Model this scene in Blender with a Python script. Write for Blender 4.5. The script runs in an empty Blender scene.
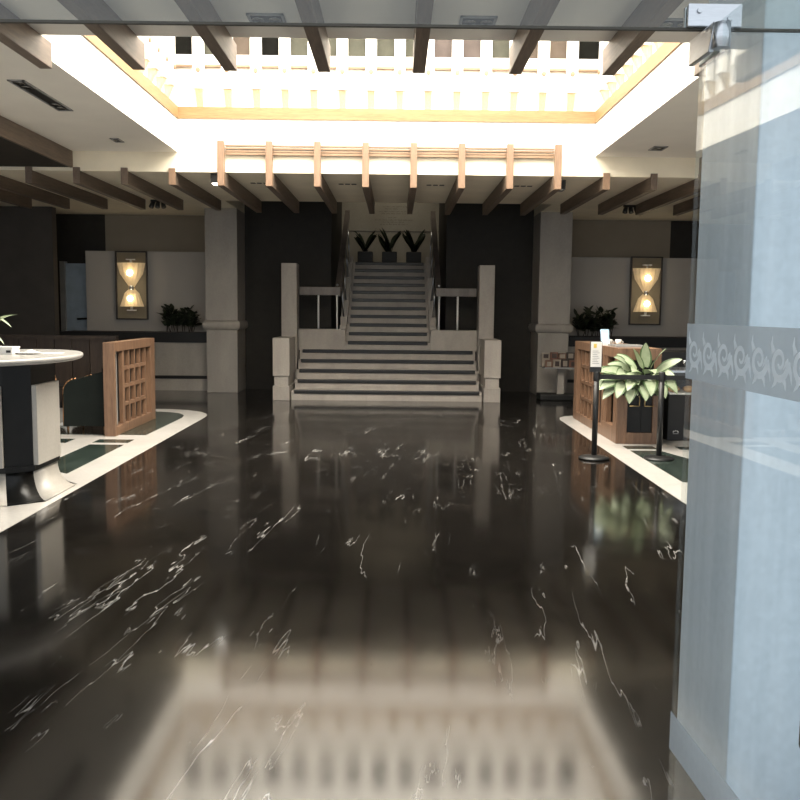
import bpy, bmesh, math, random
from mathutils import Vector, Matrix
random.seed(7)
C = bpy.context.scene.collection
PI = math.pi
ORG = {}

# ------------------------------------------------------------------ materials
def new_mat(name):
    m = bpy.data.materials.new(name); m.use_nodes = True
    nt = m.node_tree
    b = nt.nodes['Principled BSDF']
    return m, nt, b

def N(nt, typ, **kw):
    n = nt.nodes.new(typ)
    for k, v in kw.items():
        setattr(n, k, v)
    return n

def ramp(nt, stops, fac, interp='LINEAR'):
    r = N(nt, 'ShaderNodeValToRGB'); r.color_ramp.interpolation = interp
    el = r.color_ramp.elements
    while len(el) < len(stops): el.new(0.5)
    for e, (p, c) in zip(el, stops):
        e.position = p
        e.color = (c, c, c, 1) if isinstance(c, (int, float)) else (*c, 1)
    nt.links.new(fac, r.inputs['Fac'])
    return r

def coords(nt, scale=(1, 1, 1), rot=(0, 0, 0)):
    t = N(nt, 'ShaderNodeTexCoord'); mp = N(nt, 'ShaderNodeMapping')
    mp.inputs['Scale'].default_value = scale; mp.inputs['Rotation'].default_value = rot
    nt.links.new(t.outputs['Object'], mp.inputs['Vector'])
    return mp.outputs['Vector']

def noise(nt, vec, scale, detail=4, rough=.55, dist=0):
    n = N(nt, 'ShaderNodeTexNoise')
    n.inputs['Scale'].default_value = scale; n.inputs['Detail'].default_value = detail
    n.inputs['Roughness'].default_value = rough; n.inputs['Distortion'].default_value = dist
    nt.links.new(vec, n.inputs['Vector'])
    return n

def mixc(nt, fac, a, b, mode='MIX'):
    m = N(nt, 'ShaderNodeMix', data_type='RGBA', blend_type=mode)
    if hasattr(fac, 'is_output'): nt.links.new(fac, m.inputs[0])
    else: m.inputs[0].default_value = fac
    for v, i in ((a, 6), (b, 7)):
        if hasattr(v, 'is_output'): nt.links.new(v, m.inputs[i])
        else: m.inputs[i].default_value = (*v, 1)
    return m.outputs[2]

def plain(name, col, rough=.5, metal=0, var=.12, scale=6, bump=0, ior=1.45, emit=None, stretch=(1, 1, 1)):
    m, nt, b = new_mat(name)
    v = coords(nt, stretch)
    n = noise(nt, v, scale, 5)
    lo = tuple(max(0, c * (1 - var)) for c in col); hi = tuple(min(1, c * (1 + var)) for c in col)
    r = ramp(nt, [(.3, lo), (.7, hi)], n.outputs['Fac'])
    nt.links.new(r.outputs['Color'], b.inputs['Base Color'])
    b.inputs['Roughness'].default_value = rough; b.inputs['Metallic'].default_value = metal
    b.inputs['IOR'].default_value = ior
    if bump:
        bp = N(nt, 'ShaderNodeBump'); bp.inputs['Strength'].default_value = bump; bp.inputs['Distance'].default_value = .01
        nt.links.new(n.outputs['Fac'], bp.inputs['Height']); nt.links.new(bp.outputs['Normal'], b.inputs['Normal'])
    if emit:
        b.inputs['Emission Color'].default_value = (*emit[0], 1); b.inputs['Emission Strength'].default_value = emit[1]
    return m

def wood(name, a, b_, axis, rough=.45, scale=7):
    m, nt, b = new_mat(name)
    st = [9, 9, 9]; st[axis] = .6
    v = coords(nt, tuple(st))
    n1 = noise(nt, v, scale * .25, 6, .6, .6)
    n2 = noise(nt, v, scale * 1.6, 3, .6)
    r = ramp(nt, [(.3, a), (.72, b_)], n1.outputs['Fac'])
    r2 = ramp(nt, [(.35, .75), (.6, 1.0)], n2.outputs['Fac'])
    c = mixc(nt, 1.0, r.outputs['Color'], r2.outputs['Color'], 'MULTIPLY')
    nt.links.new(c, b.inputs['Base Color'])
    b.inputs['Roughness'].default_value = rough
    return m

def black_marble(name):
    m, nt, b = new_mat(name)
    v = coords(nt, (1, 1, 1), (0, 0, .12))
    def veins(scale, loc, lev, width, lo, hi, mscale, amp, det=3):
        mp = N(nt, 'ShaderNodeMapping'); mp.inputs['Scale'].default_value = scale; mp.inputs['Location'].default_value = loc
        nt.links.new(v, mp.inputs['Vector'])
        n = noise(nt, mp.outputs[0], 1.0, det, .6, .2)
        sb = N(nt, 'ShaderNodeMath', operation='SUBTRACT'); nt.links.new(n.outputs['Fac'], sb.inputs[0]); sb.inputs[1].default_value = lev
        ab = N(nt, 'ShaderNodeMath', operation='ABSOLUTE'); nt.links.new(sb.outputs[0], ab.inputs[0])
        ln = ramp(nt, [(0, amp), (width * .4, amp * .8), (width, 0)], ab.outputs[0])
        mp2 = N(nt, 'ShaderNodeMapping'); mp2.inputs['Scale'].default_value = (mscale, mscale * .45, 1); mp2.inputs['Location'].default_value = loc
        nt.links.new(v, mp2.inputs['Vector'])
        mn = noise(nt, mp2.outputs[0], 1.0, 3, .6)
        mk = ramp(nt, [(lo, 0), (hi, 1)], mn.outputs['Fac'])
        mu = N(nt, 'ShaderNodeMath', operation='MULTIPLY')
        nt.links.new(ln.outputs['Color'], mu.inputs[0]); nt.links.new(mk.outputs['Color'], mu.inputs[1])
        return mu.outputs[0]
    A1 = veins((1.5, .17, 1), (1.7, 4.2, 0), .5, .0030, .55, .62, 1.2, .75, 6)
    A2 = veins((2.6, .22, 1), (8.3, 2.1, 0), .47, .0030, .52, .60, 1.7, .5, 5)
    A3 = veins((4.5, .5, 1), (5.1, 9.4, 0), .53, .0036, .56, .63, 2.6, .4, 6)
    t1 = N(nt, 'ShaderNodeMath', operation='MAXIMUM'); nt.links.new(A1, t1.inputs[0]); nt.links.new(A2, t1.inputs[1])
    tot = N(nt, 'ShaderNodeMath', operation='MAXIMUM'); nt.links.new(t1.outputs[0], tot.inputs[0]); nt.links.new(A3, tot.inputs[1])
    cl = noise(nt, v, 2.2, 6, .65)
    base = ramp(nt, [(.3, (.005, .0045, .004)), (.75, (.014, .012, .010))], cl.outputs['Fac'])
    c = mixc(nt, tot.outputs[0], base.outputs['Color'], (.62, .60, .57))
    # slab joints
    br = N(nt, 'ShaderNodeTexBrick'); br.offset = 0
    br.inputs['Scale'].default_value = 1; br.inputs['Mortar Size'].default_value = .003
    br.inputs['Brick Width'].default_value = .9; br.inputs['Row Height'].default_value = .9
    br.inputs['Color1'].default_value = (1, 1, 1, 1); br.inputs['Color2'].default_value = (.9, .9, .9, 1); br.inputs['Mortar'].default_value = (.4, .4, .4, 1)
    nt.links.new(coords(nt), br.inputs['Vector'])
    c2 = mixc(nt, 1.0, c, br.outputs['Color'], 'MULTIPLY')
    nt.links.new(c2, b.inputs['Base Color'])
    sm = noise(nt, v, 3.5, 5, .7)
    rr = ramp(nt, [(.3, FLOOR_R[0]), (.75, FLOOR_R[1])], sm.outputs['Fac'])
    nt.links.new(rr.outputs['Color'], b.inputs['Roughness'])
    b.inputs['IOR'].default_value = FLOOR_IOR
    return m

def stone(name, a, b_, rough=.45, scale=2.0, streak=(1, 1, .35), block=None):
    m, nt, b = new_mat(name)
    v = coords(nt, streak)
    n = noise(nt, v, scale, 8, .62, .4)
    n2 = noise(nt, coords(nt), 38, 3, .6)
    r = ramp(nt, [(.3, a), (.7, b_)], n.outputs['Fac'])
    r2 = ramp(nt, [(.3, .9), (.7, 1.0)], n2.outputs['Fac'])
    c = mixc(nt, 1.0, r.outputs['Color'], r2.outputs['Color'], 'MULTIPLY')
    nt.links.new(c, b.inputs['Base Color'])
    b.inputs['Roughness'].default_value = rough
    return m

def thin_glass(name, tint, f0=.04, rough=0.0):
    m, nt, b = new_mat(name)
    nt.nodes.remove(b)
    out = nt.nodes['Material Output']
    g = N(nt, 'ShaderNodeNewGeometry')
    dot = N(nt, 'ShaderNodeVectorMath', operation='DOT_PRODUCT')
    nt.links.new(g.outputs['Normal'], dot.inputs[0]); nt.links.new(g.outputs['Incoming'], dot.inputs[1])
    ab = N(nt, 'ShaderNodeMath', operation='ABSOLUTE'); nt.links.new(dot.outputs['Value'], ab.inputs[0])
    sub = N(nt, 'ShaderNodeMath', operation='SUBTRACT'); sub.inputs[0].default_value = 1; nt.links.new(ab.outputs[0], sub.inputs[1])
    pw = N(nt, 'ShaderNodeMath', operation='POWER'); nt.links.new(sub.outputs[0], pw.inputs[0]); pw.inputs[1].default_value = 5
    ma = N(nt, 'ShaderNodeMath', operation='MULTIPLY_ADD'); nt.links.new(pw.outputs[0], ma.inputs[0]); ma.inputs[1].default_value = .62 - f0; ma.inputs[2].default_value = f0
    tr = N(nt, 'ShaderNodeBsdfTransparent'); tr.inputs['Color'].default_value = (*tint, 1)
    gl = N(nt, 'ShaderNodeBsdfGlossy'); gl.inputs['Roughness'].default_value = rough; gl.inputs['Color'].default_value = (1, 1, 1, 1)
    mx = N(nt, 'ShaderNodeMixShader')
    nt.links.new(ma.outputs[0], mx.inputs[0]); nt.links.new(tr.outputs[0], mx.inputs[1]); nt.links.new(gl.outputs[0], mx.inputs[2])
    nt.links.new(mx.outputs[0], out.inputs['Surface'])
    return m

def frosted(name, col, alpha):
    m, nt, b = new_mat(name)
    out = nt.nodes['Material Output']
    nt.nodes.remove(b)
    d = N(nt, 'ShaderNodeBsdfDiffuse'); t = N(nt, 'ShaderNodeBsdfTranslucent'); tr = N(nt, 'ShaderNodeBsdfTransparent')
    n = noise(nt, coords(nt), 60, 2)
    r = ramp(nt, [(.3, tuple(c * .95 for c in col)), (.7, col)], n.outputs['Fac'])
    nt.links.new(r.outputs['Color'], d.inputs['Color']); nt.links.new(r.outputs['Color'], t.inputs['Color'])
    m1 = N(nt, 'ShaderNodeMixShader'); m1.inputs[0].default_value = .5
    nt.links.new(d.outputs[0], m1.inputs[1]); nt.links.new(t.outputs[0], m1.inputs[2])
    m2 = N(nt, 'ShaderNodeMixShader'); m2.inputs[0].default_value = alpha
    nt.links.new(tr.outputs[0], m2.inputs[1]); nt.links.new(m1.outputs[0], m2.inputs[2])
    nt.links.new(m2.outputs[0], out.inputs['Surface'])
    return m

FLOOR_IOR = 1.62
FLOOR_R = (.085, .125)
M = dict(
    floor=black_marble('black_marble_floor'),
    white=plain('white_plaster', (.80, .78, .74), .7, var=.03),
    ceil=plain('ceiling_plaster', (.84, .81, .75), .75, var=.04, scale=1.2),
    cream=plain('cream_ceiling', (.88, .81, .66), .7, var=.06, scale=2),
    band=wood('golden_band_wood', (.255, .142, .055), (.32, .195, .088), 0),
    bandy=wood('golden_band_wood_side', (.255, .142, .055), (.32, .195, .088), 1),
    postw=wood('pale_oak_post', (.205, .125, .078), (.265, .17, .11), 2),
    bracket=wood('pale_bracket_wood', (.52, .42, .27), (.62, .51, .35), 2),
    slat=wood('pale_oak_slat', (.235, .145, .085), (.30, .195, .12), 0),
    beam=wood('dark_beam_wood', (.13, .095, .072), (.21, .157, .118), 1, .5),
    walnut=wood('walnut_frame', (.14, .078, .046), (.25, .145, .088), 2, .4),
    walnuty=wood('walnut_frame_side', (.17, .095, .055), (.30, .175, .105), 1, .4),
    darkwood=wood('dark_panel_wood', (.030, .020, .015), (.062, .042, .030), 2, .5),
    column=stone('grey_limestone', (.33, .30, .265), (.45, .415, .37), .5),
    stair=stone('stair_limestone', (.36, .32, .285), (.48, .44, .39), .5, 3),
    rail=stone('rail_stone', (.12, .10, .085), (.20, .17, .15), .4, 5),
    nosing=plain('black_nosing', (.016, .015, .014), .3, var=.3, scale=9, ior=1.4),
    inlay=stone('white_marble_inlay', (.47, .45, .42), (.56, .535, .50), .2, 1.6, (1, 1, 1)),
    green=stone('green_marble', (.014, .022, .018), (.045, .062, .052), .13, 3.5, (1, .5, 1)),
    tabletop=stone('white_marble_top', (.33, .32, .30), (.41, .395, .375), .3, 2, (1, 1, 1)),
    tablewhite=stone('ivory_pilaster', (.40, .375, .335), (.48, .45, .405), .4, 2),
    tableblack=plain('black_lacquer', (.009, .009, .0085), .3, var=.3, ior=1.3),
    wallback=plain('brown_wall', (.078, .068, .06), .7, var=.1, scale=3),
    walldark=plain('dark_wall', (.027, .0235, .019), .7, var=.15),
    hallwall=stone('hall_stone', (.36, .32, .25), (.46, .42, .34), .6, 1.5),
    beige=plain('beige_wall', (.30, .255, .195), .7, var=.06, scale=2),
    panel=plain('pale_grey_panel', (.40, .375, .345), .5, var=.05, scale=1),
    trough=plain('black_trough', (.011, .010, .0095), .5, var=.2),
    line=plain('black_joint', (.012, .011, .01), .5),
    pillar=stone('blue_grey_marble', (.56, .625, .69), (.73, .785, .845), .4, 1.6, (5, 5, .22)),
    chrome=plain('brushed_steel', (.55, .57, .60), .28, 1, var=.06, scale=30, stretch=(1, 1, 8)),
    darkmetal=plain('black_metal', (.016, .016, .016), .38, 0, var=.2),
    gold=plain('brass', (.60, .45, .22), .3, 1, var=.1),
    bronze=plain('bronze_trim', (.45, .25, .13), .3, 1, var=.1),
    glass=thin_glass('door_glass', (.93, .96, .96)),
    tglass=thin_glass('transom_glass', (.86, .88, .87)),
    caseglass=thin_glass('case_glass', (.9, .92, .92)),
    frost=frosted('frosted_band', (.50, .52, .53), .62),
    scroll=frosted('scroll_white', (.88, .91, .92), .75),
    frame=plain('sconce_frame', (.03, .024, .02), .4),
    sback=plain('sconce_backing', (.26, .22, .155), .7, var=.05),
    shade=plain('lamp_shade_fabric', (.72, .55, .32), .7, var=.08, scale=20, emit=((1.0, .74, .42), .13)),
    bulb=plain('lit_bulb', (1, .95, .85), .4, emit=((1, .86, .62), 6)),
    spotlit=plain('lit_lamp', (1, 1, 1), .4, emit=((1, .95, .85), 8)),
    black=plain('matte_black', (.012, .012, .012), .5),
    lampgrey=plain('lamp_reflector', (.45, .44, .42), .25, 1),
    leafd=plain('dark_leaf', (.018, .026, .013), .5, var=.4),
    leafg=plain('leaf_green', (.085, .135, .06), .42, var=.25, scale=14),
    leafp=plain('leaf_pale', (.34, .40, .265), .42, var=.15, scale=14),
    greenfab=plain('dark_green_leather', (.008, .0115, .0095), .55, var=.2, bump=.1, ior=1.3),
    paper=plain('white_paper', (.78, .77, .74), .6, var=.03),
    grey=plain('grey_ink', (.30, .30, .30), .6),
    inkd=plain('wall_lettering', (.045, .04, .03), .6),
    yellow=plain('yellow_emblem', (.75, .55, .12), .5),
    blue=plain('blue_leaflet', (.33, .48, .62), .45, var=.2),
    ceramic=plain('white_ceramic', (.80, .79, .76), .25, var=.03),
    tray=plain('grey_tray', (.40, .40, .39), .35, .5),
    bluedoor=plain('blue_grey_door', (.34, .41, .48), .4, var=.12),
    win_dark=plain('dark_pane', (.008, .008, .007), .6, ior=1.08),
    win_grey=plain('grey_green_pane', (.075, .075, .06), .6, ior=1.08),
    win_brown=plain('brown_pane', (.10, .08, .065), .6, ior=1.08),
    win_pink=plain('pinkish_pane', (.10, .083, .077), .6, ior=1.08),
    ground=stone('paving', (.66, .65, .63), (.78, .77, .75), .7),
    bread=plain('bread_crust', (.55, .33, .15), .6, var=.25, scale=20),
    pk_brown=plain('brown_packet', (.16, .09, .06), .4), pk_cream=plain('cream_packet', (.30, .26, .21), .5),
    pk_dark=plain('dark_packet', (.05, .035, .03), .4), pk_red=plain('rust_packet', (.17, .08, .055), .5),
    soil=plain('soil', (.03, .02, .015), .9),
)

# ------------------------------------------------------------------ geometry helpers
def B(): return bmesh.new()

def box(bm, x0, x1, y0, y1, z0, z1, mi=0):
    vs = [bm.verts.new(p) for p in ((x0, y0, z0), (x1, y0, z0), (x1, y1, z0), (x0, y1, z0), (x0, y0, z1), (x1, y0, z1), (x1, y1, z1), (x0, y1, z1))]
    for f in ((0, 3, 2, 1), (4, 5, 6, 7), (0, 1, 5, 4), (1, 2, 6, 5), (2, 3, 7, 6), (3, 0, 4, 7)):
        bm.faces.new([vs[i] for i in f]).material_index = mi
    return bm

def prism(bm, pts, axis, a, b, mi=0):
    """extrude polygon pts along axis (0 x: pts are (y,z); 1 y: (x,z); 2 z: (x,y))"""
    def P(p, t):
        return {0: (t, p[0], p[1]), 1: (p[0], t, p[1]), 2: (p[0], p[1], t)}[axis]
    A = [bm.verts.new(P(p, a)) for p in pts]; Bv = [bm.verts.new(P(p, b)) for p in pts]
    n = len(pts); fs = [bm.faces.new(A), bm.faces.new(Bv)]
    for i in range(n):
        fs.append(bm.faces.new((A[i], A[(i + 1) % n], Bv[(i + 1) % n], Bv[i])))
    for f in fs: f.material_index = mi
    bmesh.ops.recalc_face_normals(bm, faces=fs)
    return bm

def tube(bm, p0, p1, r0, r1=None, n=14, cap=True):
    r1 = r0 if r1 is None else r1
    p0, p1 = Vector(p0), Vector(p1); d = (p1 - p0).normalized()
    u = d.orthogonal().normalized(); w = d.cross(u)
    R = []
    for p, r in ((p0, r0), (p1, r1)):
        R.append([bm.verts.new(p + (u * math.cos(2 * PI * i / n) + w * math.sin(2 * PI * i / n)) * r) for i in range(n)])
    fs = []
    for i in range(n):
        f = bm.faces.new((R[0][i], R[0][(i + 1) % n], R[1][(i + 1) % n], R[1][i])); f.smooth = True; fs.append(f)
    if cap:
        fs.append(bm.faces.new(R[0])); fs.append(bm.faces.new(R[1]))
    bmesh.ops.recalc_face_normals(bm, faces=fs)
    return bm

def path(bm, pts, r, n=8):
    for a, b in zip(pts, pts[1:]):
        tube(bm, a, b, r, r, n)
    return bm

def lathe(bm, prof, c=(0, 0), n=32, sx=1, sy=1, mi=0):
    rings = []
    for r, z in prof:
        rings.append([bm.verts.new((c[0] + sx * r * math.cos(2 * PI * i / n), c[1] + sy * r * math.sin(2 * PI * i / n), z)) for i in range(n)])
    fs = []
    for a, b in zip(rings, rings[1:]):
        for i in range(n):
            f = bm.faces.new((a[i], a[(i + 1) % n], b[(i + 1) % n], b[i])); f.smooth = True; fs.append(f)
    fs.append(bm.faces.new(rings[0])); fs.append(bm.faces.new(rings[-1]))
    for f in fs: f.material_index = mi
    bmesh.ops.recalc_face_normals(bm, faces=fs)
    return bm

def ball(bm, c, r, sz=(1, 1, 1), seg=14):
    ret = bmesh.ops.create_uvsphere(bm, u_segments=seg, v_segments=seg // 2 + 1, radius=r)
    for v in ret['verts']:
        v.co = Vector((v.co.x * sz[0] + c[0], v.co.y * sz[1] + c[1], v.co.z * sz[2] + c[2]))
        for f in v.link_faces: f.smooth = True
    return bm

def leaf(bm, base, yaw, pitch, L, W, droop, fold=.25, seg=7, mi=(0, 1), roll=0):
    """blade with four strips across: pale inner strips, green rims, folded on the midrib"""
    p = Vector(base); rows = []
    side = Vector((-math.sin(yaw), math.cos(yaw), 0))
    side = (side + Vector((0, 0, side.y * roll))).normalized()
    for i in range(seg + 1):
        t = i / seg
        a = pitch - droop * t
        d = Vector((math.cos(yaw) * math.cos(a), math.sin(yaw) * math.cos(a), math.sin(a)))
        up = side.cross(d) * -1
        if up.z < 0 and abs(a) < PI / 2: up = -up
        w = W * (math.sin(PI * min(1, t * .93 + .07) ** .8) ** .75) if t < 1 else 0.0
        w = max(w, .0015)
        rows.append([bm.verts.new(p + side * (s * w) + up * (abs(s) * w * fold)) for s in (-1, -.72, 0, .72, 1)])
        p = p + d * (L / seg)
    for a, b in zip(rows, rows[1:]):
        for k in range(4):
            f = bm.faces.new((a[k], a[k + 1], b[k + 1], b[k])); f.smooth = True
            f.material_index = mi[1] if k in (1, 2) else mi[0]
    return bm

def obj(name, bm, mats, parent=None, bevel=0, solid=0):
    me = bpy.data.meshes.new(name)
    o = bpy.data.objects.new(name, me); C.objects.link(o)
    org = Vector((0, 0, 0))
    if parent is not None:
        org = ORG.get(parent.name, Vector((0, 0, 0)))
        bmesh.ops.translate(bm, verts=bm.verts, vec=-org)
    bm.normal_update(); bm.to_mesh(me); bm.free()
    for m in (mats if isinstance(mats, (list, tuple)) else [mats]): me.materials.append(m)
    if parent is not None: o.parent = parent
    ORG[o.name] = org
    if solid:
        s = o.modifiers.new('solid', 'SOLIDIFY'); s.thickness = solid; s.offset = 0
    if bevel:
        b = o.modifiers.new('bevel', 'BEVEL'); b.width = bevel; b.segments = 2; b.limit_method = 'ANGLE'; b.angle_limit = .6
    return o

def tag(o, label, cat, group=None):
    o['label'] = label; o['category'] = cat
    if group: o['group'] = group
    return o

def thing(name, label, cat, loc, group=None):
    o = bpy.data.objects.new(name, None); C.objects.link(o); o.location = loc; o.empty_display_size = .1
    ORG[o.name] = Vector(loc)
    return tag(o, label, cat, group)

def struct(name, bm, m, bevel=0, parent=None):
    o = obj(name, bm, m, parent, bevel)
    if parent is None: o['kind'] = 'structure'
    return o

def copy_tree(o, loc=None, parent=None):
    c = o.copy(); C.objects.link(c)
    if parent is not None: c.parent = parent
    if loc is not None: c.location = loc
    for ch in list(o.children): copy_tree(ch, None, c)
    ORG[c.name] = Vector(loc) if loc is not None else Vector((0, 0, 0))
    return c

def words(n):
    return ['first', 'second', 'third', 'fourth', 'fifth', 'sixth', 'seventh', 'eighth', 'ninth', 'tenth', 'eleventh', 'twelfth', 'thirteenth', 'fourteenth', 'fifteenth', 'sixteenth'][n]

# ------------------------------------------------------------------ room shell
struct('floor', box(B(), -9, 9, 2.3, 22, -.1, 0), M['floor'])
struct('ground', box(B(), -16, 16, -18, 2.3, -.12, -.02), M['ground'])  # unseen paving, made pale and extended to bounce daylight inside
CZ = 3.5      # beamed ceilings
SZ = 3.71     # side ceilings beside the skylight well
WX = 2.85; WY0 = 6.44; WY1 = 12.3
struct('ceiling', box(B(), -9, 9, 2.55, WY0, CZ, CZ + .2), M['ceil'])
struct('ceiling', box(B(), -4.29, -WX, WY0, WY1, SZ, SZ + .15), M['ceil'])
struct('ceiling', box(B(), WX, 4.29, WY0, WY1, SZ, SZ + .15), M['ceil'])
FZ = 3.445    # rear beamed ceiling
FE = 15.5     # its edge before the stair hall
struct('ceiling', box(B(), -9, 9, WY1, FE, FZ, SZ), M['cream'])
struct('ceiling', box(B(), -9, -2.83, FE, 18.2, FZ, SZ), M['cream'])
struct('ceiling', box(B(), 2.83, 9, FE, 18.2, FZ, SZ), M['cream'])
# dropped side soffits with a dark wood fascia towards the well
for s, nm in ((-1, 'left'), (1, 'right')):
    x0, x1 = sorted((s * 4.32, s * 9))
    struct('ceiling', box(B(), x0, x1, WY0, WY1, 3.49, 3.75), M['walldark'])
    f0, f1 = sorted((s * 4.28, s * 4.32))
    struct('trim_fascia_' + nm, box(B(), f0, f1, WY0, WY1 - .002, 3.485, SZ - .002), M['beam'])
# skylight well: lower white walls, golden band, upper walls with windows
TZ = 6.1
struct('wall_well_left', box(B(), -WX - .2, -WX, WY0 - .2, WY1 + .2, SZ + .15, 4.155), M['white'])
struct('wall_well_right', box(B(), WX, WX + .2, WY0 - .2, WY1 + .2, SZ + .15, 4.155), M['white'])
struct('wall_well_back', box(B(), -WX, WX, WY1, WY1 + .2, SZ, 4.155), M['white'])
struct('wall_well_front', box(B(), -WX, WX, WY0 - .2, WY0, CZ + .2, TZ), M['white'])
struct('trim_1', box(B(), -WX - .1, WX + .1, WY1 - .02, WY1 + .15, 4.155, 4.31), M['band'])
struct('trim_2', box(B(), -WX - .14, -WX + .02, WY0, WY1 - .02, 4.155, 4.31), M['bandy'])
struct('trim_3', box(B(), WX - .02, WX + .14, WY0, WY1 - .02, 4.155, 4.31), M['bandy'])
struct('wall_upper_left', box(B(), -WX - .3, -WX - .13, WY0 - .2, WY1 + .15, 4.31, TZ), M['white'])
struct('wall_upper_right', box(B(), WX + .13, WX + .3, WY0 - .2, WY1 + .15, 4.31, TZ), M['white'])
struct('wall_upper_back', box(B(), -WX - .13, WX + .13, WY1 + .13, WY1 + .3, 4.31, 4.99), M['white'])
struct('wall_upper_back', box(B(), -WX - .13, WX + .13, WY1 + .13, WY1 + .3, 5.49, TZ), M['white'])
PX = [-2.56 + i * .39 for i in range(14)]
gaps = [-2.85 - .1] + PX + [2.95]
kinds = ['win_dark', 'win_grey', 'win_brown', 'win_dark', 'win_grey', 'win_grey', 'win_grey', 'win_grey', 'win_grey', 'win_pink', 'win_pink', 'win_grey', 'win_brown', 'win_brown', 'win_dark']
for i in range(15):
    struct('window_%d' % (i + 1), box(B(), gaps[i], gaps[i + 1] - .001, WY1 + .17, WY1 + .22, 4.99, 5.49), M[kinds[i]])

# lattice posts of the skylight walls
def lattice_post(x, y, nrm, label, group):
    """post hanging in front of the wall; nrm = inward direction"""
    t = thing('lattice_post', label, 'post', (x, y, 4.56), group)
    def bx(a0, a1, d0, d1, z0, z1, bm=None):
        bm = bm or B()
        if nrm[1]: return box(bm, x + a0, x + a1, y + min(d0 * nrm[1], d1 * nrm[1]), y + max(d0 * nrm[1], d1 * nrm[1]), z0, z1)
        return box(bm, x + min(d0 * nrm[0], d1 * nrm[0]), x + max(d0 * nrm[0], d1 * nrm[0]), y + a0, y + a1, z0, z1)
    obj('post_body', bx(-.075, .075, .055, .13, 4.56, 5.6), M['white'], t)
    bm = B()
    if nrm[1]:
        prism(bm, [(y + .002 * nrm[1], 4.56), (y + .11 * nrm[1], 4.56), (y + .002 * nrm[1], 4.313)], 0, x - .045, x + .045)
    else:
        prism(bm, [(x, 4.56), (x + .11 * nrm[0], 4.56), (x, 4.313)], 1, y - .045, y + .045)
    obj('bracket', bm, M['bracket'], t)
    bm = B(); a = Vector((x, y, 4.80)); n3 = Vector((nrm[0], nrm[1], 0))
    tube(bm, a + n3 * .125, a + n3 * .15, .032, .032, 12)
    obj('dowel', bm, M['slat'], t)
    return t
for i, x in enumerate(PX):
    lattice_post(x, WY1 + .13, (0, -1), 'white post with wooden bracket, %s from the left on the skylight back wall' % words(i), 'lattice posts on the back skylight wall')
for s, nm in ((-1, 'left'), (1, 'right')):
    for i in range(11):
        yy = WY1 - .12 - i * .4
        lattice_post(s * (WX + .13), yy, (-s, 0), 'white post with wooden bracket on the %s skylight wall, %s from the back corner' % (nm, words(i)), 'lattice posts on the %s skylight wall' % nm)
t = thing('lattice_rail', 'white horizontal rail with wooden underside across the skylight back wall', 'rail', (0, WY1, 4.87))
bm = B()
box(bm, -WX - .07, WX + .07, WY1 + .076, WY1 + .129, 4.89, 5.02)
obj('rail_body', bm, M['white'], t)
obj('underside', box(B(), -WX - .07, WX + .07, WY1 + .076, WY1 + .129, 4.86, 4.89), M['slat'], t)
for s, nm in ((-1, 'left'), (1, 'right')):
    t = thing('lattice_rail', 'white horizontal rail along the %s skylight wall' % nm, 'rail', (s * WX, 9.4, 4.87))
    x0, x1 = sorted((s * (WX + .076), s * (WX + .129)))
    obj('rail_body', box(B(), x0, x1, WY0, WY1 + .07, 4.89, 5.02), M['white'], t)
    obj('underside', box(B(), x0, x1, WY0, WY1 + .07, 4.86, 4.89), M['slat'], t)
# beams carrying the glass roof
for i in range(4):
    y = 7.3 + i * 1.45
    tag(obj('roof_beam', box(B(), -WX - .3, WX + .3, y - .05, y + .05, TZ, TZ + .18), M['white']), 'white beam across the open skylight roof, %s from the entrance' % words(i), 'beam', 'skylight roof beams')

# outer walls
struct('wall_left', box(B(), -9.2, -9, 2.3, 18.4, 0, 4.2), M['wallback'])
struct('wall_right', box(B(), 9, 9.2, 2.3, 18.4, 0, 4.2), M['wallback'])
struct('wall_back', box(B(), -9, -5.72, 18, 18.2, 0, FZ), M['walldark'])
struct('wall_back', box(B(), -5.72, -3.43, 18, 18.2, 0, FZ), M['beige'])
struct('wall_back', box(B(), 3.43, 5.68, 18, 18.2, 0, FZ), M['beige'])
struct('wall_back', box(B(), 5.68, 9, 18, 18.2, 0, FZ), M['walldark'])
struct('wall_side_room', box(B(), -9, -6.28, 16.7, 16.9, 0, FZ), M['wallback'])
# front wall, out of view: bays left open to let in more daylight
for k, x in enumerate((-8.9, -6.6, -4.3, -2.0)):
    struct('wall_front', box(B(), x - .12, x + .12, 2.35, 2.6, 0, 3.5), M['pillar'])
struct('wall_front', box(B(), -9, 9, 2.3, 2.55, 3.5, 3.9), M['pillar'])
tag(obj('entrance_pillar', box(B(), 1.232, 1.95, 2.7, 3.2, 0, 3.5), M['pillar'], bevel=.006), 'blue grey veined marble pillar seen through the open glass door', 'pillar')

# floor inlays, lying flush in the black marble
def slab(name, pts, z0, z1, m):
    struct(name, prism(B(), pts, 2, z0, z1), m)
arc = [(-2.64 - .34 * (1 - math.cos(a)), 12.95 + .62 * math.sin(a)) for a in [i * PI / 2 / 8 for i in range(9)]]
arc = [(-2.64, 3.0), (-2.64, 12.75), (-2.655, 13.05), (-2.72, 13.3), (-2.86, 13.52), (-3.1, 13.72), (-3.4, 13.83), (-3.75, 13.86), (-8.2, 13.86), (-8.2, 3.0)]
slab('trim_4', arc, -.01, .003, M['inlay'])
slab('trim_5', [(-p[0], p[1]) for p in [(-2.6, 3.4), (-2.6, 12.95), (-2.64, 13.2), (-2.75, 13.4), (-2.95, 13.52), (-3.2, 13.56), (-8.2, 13.56), (-8.2, 3.4)]][::-1], -.01, .003, M['inlay'])
G1 = [(-2.97, 10.95), (-2.95, 12.75), (-3.0, 13.05), (-3.12, 13.28), (-3.32, 13.42), (-3.6, 13.48), (-4.4, 13.5), (-4.4, 10.95)]
slab('trim_6', G1, -.005, .005, M['green'])
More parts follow.
